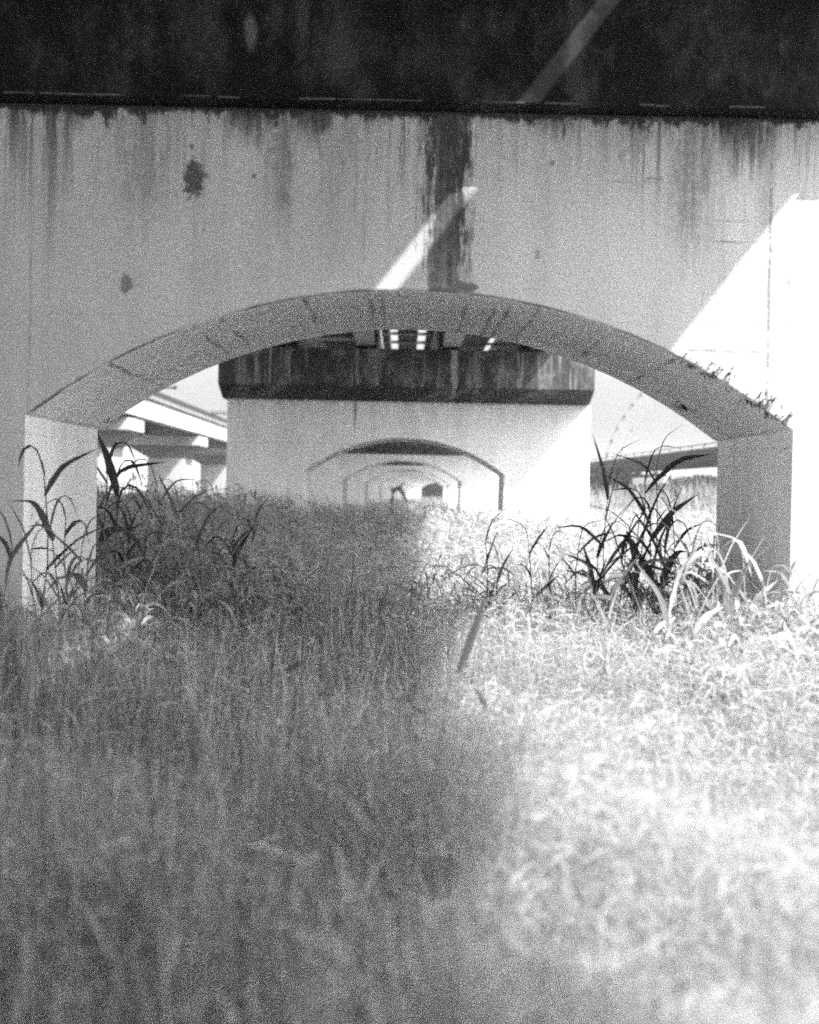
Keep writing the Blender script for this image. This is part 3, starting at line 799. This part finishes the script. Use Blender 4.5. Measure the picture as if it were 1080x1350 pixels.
for i, (a, b, d, lab, mt, nl, L, w, le, dr) in enumerate(RD):
    reed(a, b, d, lab, M_reed_dm if (mt is M_reed_d and i % 3 == 1) else mt, nl, L, w * .88, le, dr, seed=i + 1)

# single stalks and leaves standing out of the foreground
def stalk(p, q, w, mat, name, label, cat, d0, d1):
    a = Vector((px(p[0], p[1], d0)[0], d0, px(p[0], p[1], d0)[1])); b = Vector((px(q[0], q[1], d1)[0], d1, px(q[0], q[1], d1)[1]))
    bm = bmesh.new()
    ax = (b - a); side = Vector((1, 0, 0)) if abs(ax.normalized().x) < .7 else Vector((0, 0, 1))
    side = (side - ax.normalized() * side.dot(ax.normalized())).normalized()
    nr = ax.normalized().cross(side)
    prev = None
    for k in range(9):
        t = k / 8; c = ax * t + nr * (.04 * math.sin(t * 3.1)) * ax.length
        ww = w * .5 * max(.08, math.sin(math.pi * (0.12 + .84 * t)) ** .6)
        cur = (bm.verts.new(c - side * ww + nr * ww * .3), bm.verts.new(c), bm.verts.new(c + side * ww + nr * ww * .3))
        if prev:
            bm.faces.new((prev[0], prev[1], cur[1], cur[0])); bm.faces.new((prev[1], prev[2], cur[2], cur[1]))
        prev = cur
    o = obj_bm(name, bm, mat, None, smooth=True); o.location = a
    return tag(o, label, cat)
stalk((603, 888), (638, 790), .03, M_reed_m, 'broad_leaf', 'broad grey leaf leaning up at the border of shade and sun', 'leaf', 5.6, 5.9)
stalk((634, 792), (690, 764), .014, M_reed_l, 'grass_stem', 'thin pale stem leaning right from the top of the broad grey leaf', 'stem', 5.9, 6.2)
stalk((735, 1285), (892, 1222), .013, M_reed_l, 'dry_stalk', 'blurred pale stalk lying across the sunlit foreground grass', 'stalk', 2.5, 2.9)
stalk((98, 1180), (148, 1270), .007, M_reed_m2, 'dry_stalk', 'blurred pale stalk slanting in the dark grass at lower left', 'stalk', 2.7, 2.5)
stalk((278, 1010), (300, 1110), .005, M_reed_m2, 'dry_stalk', 'faint upright pale stalk in the middle of the shaded grass', 'stalk', 3.6, 3.3)
stalk((405, 895), (440, 990), .005, M_reed_m2, 'dry_stalk', 'faint pale stalk slanting right in the upper shaded grass', 'stalk', 4.6, 4.2)
stalk((440, 1040), (500, 1110), .006, M_reed_m2, 'dry_stalk', 'pale bent stalk beside the small dark hollow in the grass', 'stalk', 3.2, 3.0)
stalk((535, 920), (570, 945), .014, M_reed_d, 'broad_leaf', 'short dark leaf lying in shaded grass near the sunlit border', 'leaf', 4.6, 4.7)
stalk((625, 905), (645, 935), .010, M_reed_m, 'broad_leaf', 'small dark leaf in bright grass right of the broad grey leaf', 'leaf', 4.8, 4.9)
stalk((375, 885), (402, 872), .016, M_reed_d, 'broad_leaf', 'small dark leaf curving in the middle of the shaded grass', 'leaf', 5.0, 5.0)

# weeds rooted on the arch edge
def tuft(x, z, y, nleaf, L, mat, label, seed, name='weed_tuft'):
    r = random.Random(seed); bm = bmesh.new()
    for k in range(nleaf):
        leaf_strip(bm, (r.uniform(-.07, .07), r.uniform(-.005, .02), r.uniform(-.015, .02)), r.uniform(math.pi, 2 * math.pi), r.uniform(-.2, 1.4), L * r.uniform(.4, 1.2), .010 * r.uniform(.6, 1.6), r.uniform(.5, 2.6), seg=5, twist=r.uniform(-1, 1))
    o = obj_bm(name, bm, mat, None); o.location = (x, y, z)
    return tag(o, label, 'weed', 'weeds growing along the right edge of the arch')
WL = [(905, 488, 14, .05, 'tiny weed highest on the right curve of the arch edge'), (925, 493, 30, .07, 'bushy small weed on the sunlit right curve of the arch'),
      (948, 508, 40, .09, 'largest weed clump on the right curve of the arch edge'), (975, 530, 20, .06, 'thin weed between the big clump and the arch corner'),
      (1000, 552, 46, .10, 'dark weed clump in the right springing corner of the arch'), (1024, 560, 36, .09, 'weed clump sitting on the right impost ledge')]
for i, (a, b, nl, L, lab) in enumerate(WL):
    x, _ = px(a, b); xx = x - .03
    z = ACZ + math.sqrt(max(0, RAD**2 - min(xx, HALF - .01)**2))
    tuft(x, z + .012, D1 + .015, nl, L, M_reed_d, lab, 90 + i)
xw, _ = px(905, 525, 10.4); zw = ACZ + math.sqrt(RAD**2 - (xw - .03)**2)
tuft(xw, zw - .015, 10.4, 26, .11, M_reed_d, 'dark dead twig tuft hanging under the right side of the arch', 120, 'dead_twig')
x0_, _ = px(112, 540, 10.85); 
tuft(-1.93 + .03, SPRING + .03, 10.7, 30, .12, M_reed_d, 'dark weed clump in the left springing corner of the arch', 131)

# ------------------------------------------------------------------ bushes and trees
def leaf_cloud(bm, c, rad, n, size, r):
    for _ in range(n):
        while True:
            p = Vector((r.uniform(-1, 1), r.uniform(-1, 1), r.uniform(-1, 1)))
            if .25 < p.length < 1: break
        p = Vector(c) + Vector((p.x * rad[0], p.y * rad[1], p.z * rad[2]))
        e = Euler((r.uniform(0, 6.3), r.uniform(0, 6.3), r.uniform(0, 6.3))).to_matrix()
        s = size * r.uniform(.6, 1.4)
        bm.faces.new([bm.verts.new(p + e @ Vector(q) * s) for q in ((-.5, -.25, 0), (.1, -.4, .05), (.6, 0, 0), (.1, .4, .05))])
M_leaf = leaf_mat('bush_leaf', .035)
M_leaf2 = leaf_mat('tree_leaf', .06)
M_bark = plain('bark', .08, .9, .4, 6)
def bush(x, y, z, w, h, label, seed):
    r = random.Random(seed); t = tag(empty('roadside_bush', (x, y, z)), label, 'bush', 'bushes below the raised road')
    bm = bmesh.new()
    for k in range(7):
        leaf_cloud(bm, (r.uniform(-.3, .3) * w, r.uniform(-.5, .5) * w, h * r.uniform(.3, .8)), (w * .35, w * .4, h * .35), 110, .22, r)
    obj_bm('foliage', bm, M_leaf, t)
    bm = bmesh.new()
    for k in range(4): tube(bm, [(0, 0, -.1), (r.uniform(-.2, .2) * w, r.uniform(-.2, .2) * w, h * .6)], [.04, .015], 5)
    obj_bm('stems', bm, M_bark, t)
bush_l = ['dark bush nearest the right jamb below the raised road', 'low bush right of the white guard rail', 'bush just behind the white guard rail', 'dark bush left of the white guard rail',
          'dark bush midway along the parapet', 'far bush behind the tall dark reeds', 'farthest bush beside the second pier edge']
for i, (yy, xx, w, h) in enumerate(((64, 11.6, 1.3, .7), (70, 11.7, 1.2, .75), (78, 11.8, 1.6, .9), (86, 11.5, 1.8, 1.1), (94, 11.5, 2.2, 1.2), (102, 11.6, 2.2, 1.2), (112, 11.5, 2.4, 1.3))):
    bush(xx - .5, yy, 1.35, w * 1.25, h * 1.35, bush_l[i], 40 + i)

def tree(x, y, h, w, label, seed):
    r = random.Random(seed); t = tag(empty('tree', (x, y, 0)), label, 'tree', 'trees closing the end of the arches')
    bm = bmesh.new(); tube(bm, [(0, 0, -.2), (.1, 0, h * .3), (-.1, .1, h * .6), (.15, 0, h * .9)], [.3, .22, .14, .04], 8)
    for k in range(6):
        a = r.uniform(0, 6.28); z0 = h * r.uniform(.25, .6)
        tube(bm, [(0, 0, z0), (math.cos(a) * w * .25, math.sin(a) * w * .25, z0 + h * .12), (math.cos(a) * w * .42, math.sin(a) * w * .42, z0 + h * .28)], [.1, .07, .02], 5)
    obj_bm('trunk', bm, M_bark, t)
    bm = bmesh.new()
    for k in range(34):
        a = r.uniform(0, 6.28); q = r.uniform(.1, .42) * w; z = h * r.uniform(.06, .92)
        leaf_cloud(bm, (math.cos(a) * q, math.sin(a) * q, z), (w * .19, w * .19, h * .12), 75, .5, r)
    obj_bm('crown', bm, M_leaf2, t)
tl = ['small tree left of centre beyond the last arch', 'small tree filling the centre of the last arch', 'small tree right of centre beyond the last arch', 'tall tree farthest right behind the last arch']
for i, (x, y, h, w) in enumerate(((2.6, 217, 5, 5), (5.0, 214, 5.5, 5), (7.2, 217, 5, 5), (10.5, 221, 7, 6))):
    tree(x, y, h, w, tl[i], 60 + i)
# bent dead branch in the middle of the far arches
db = tag(empty('dead_branch', (px(524, 660, 84)[0], 84, 0)), 'bent dark dead branch in the middle of the smallest arches', 'branch')
bm = bmesh.new()
tube(bm, [(-.55, 0, -.1), (-.5, 0, 1.35), (-.42, 0, 1.85), (.1, 0, 2.0), (.45, .05, 1.75), (.85, .1, 1.2)], [.14, .16, .17, .16, .15, .10], 7)
obj_bm('limb', bm, M_bark, db); db.scale = (.55, .55, .86)
bm = bmesh.new(); tube(bm, [(.1, 0, 2.0), (.4, 0, 2.25), (.62, 0, 2.3)], [.10, .07, .03], 6)
obj_bm('twig', bm, M_bark, db)
bm = bmesh.new(); tube(bm, [(-.42, 0, 1.8), (-.75, 0, 2.0)], [.08, .03], 6); obj_bm('twig', bm, M_bark, db)

# ------------------------------------------------------------------ haze
hm = N('haze_air')
pv = hm.new('ShaderNodeVolumePrincipled'); pv.inputs['Color'].default_value = (.95, .95, .95, 1); pv.inputs['Density'].default_value = HAZE
hm.t.links.new(pv.outputs[0], hm.out.inputs['Volume'])
bm = bmesh.new(); box(bm, -620, 620, -320, 1520, -2.0, 24.0)
hz = obj_bm('haze', bm, hm.m); hz['kind'] = 'stuff'
# ------------------------------------------------------------------ light
SUN = Vector((1.15, -.68, 1.53)).normalized()
el = math.asin(SUN.z); az = math.atan2(SUN.x, SUN.y)
w = bpy.data.worlds.new('World'); sc.world = w; w.use_nodes = True
nt = w.node_tree; nt.nodes.clear()
sky = nt.nodes.new('ShaderNodeTexSky'); sky.sky_type = 'NISHITA'; sky.sun_disc = False
sky.sun_elevation = el; sky.sun_rotation = az; sky.air_density = 1.0; sky.dust_density = 6.0; sky.ozone_density = 1.0
bw = nt.nodes.new('ShaderNodeRGBToBW'); bg = nt.nodes.new('ShaderNodeBackground'); wo = nt.nodes.new('ShaderNodeOutputWorld')
bg.inputs[1].default_value = 0.15
nt.links.new(sky.outputs[0], bw.inputs[0]); nt.links.new(bw.outputs[0], bg.inputs[0]); nt.links.new(bg.outputs[0], wo.inputs[0])
ld = bpy.data.lights.new('sun', 'SUN'); ld.energy = 4.0; ld.angle = math.radians(.5); ld.color = (1, 1, 1)
lo_ = bpy.data.objects.new('sun', ld); link(lo_); lo_.rotation_euler = SUN.to_track_quat('Z', 'Y').to_euler()

# ------------------------------------------------------------------ camera
cd = bpy.data.cameras.new('camera'); cam = bpy.data.objects.new('camera', cd); link(cam)
cd.sensor_fit = 'HORIZONTAL'; cd.sensor_width = 24; cd.lens = 50; cd.clip_start = .05; cd.clip_end = 4000
f = 2250.0
cam.matrix_world = Matrix.Translation((0, 0, EYE)) @ Matrix.Rotation(-math.atan(10 / f), 4, 'Z') @ Matrix.Rotation(math.pi / 2 - math.atan(28 / f), 4, 'X') @ Matrix.Rotation(ROLL, 4, 'Z')
cd.dof.use_dof = True; cd.dof.focus_distance = 12.0; cd.dof.aperture_fstop = 1.9; cd.dof.aperture_blades = 7
sc.camera = cam

sc.view_settings.view_transform = 'Standard'; sc.view_settings.look = 'None'; sc.view_settings.gamma = 1.0
sc.view_settings.use_curve_mapping = False
sc.view_settings.exposure = 1.82
sc.render.engine = 'CYCLES'
sc.cycles.use_denoising = False
sc.cycles.max_bounces = 8; sc.cycles.diffuse_bounces = 7; sc.cycles.transmission_bounces = 4
sc.cycles.filter_width = 2.0
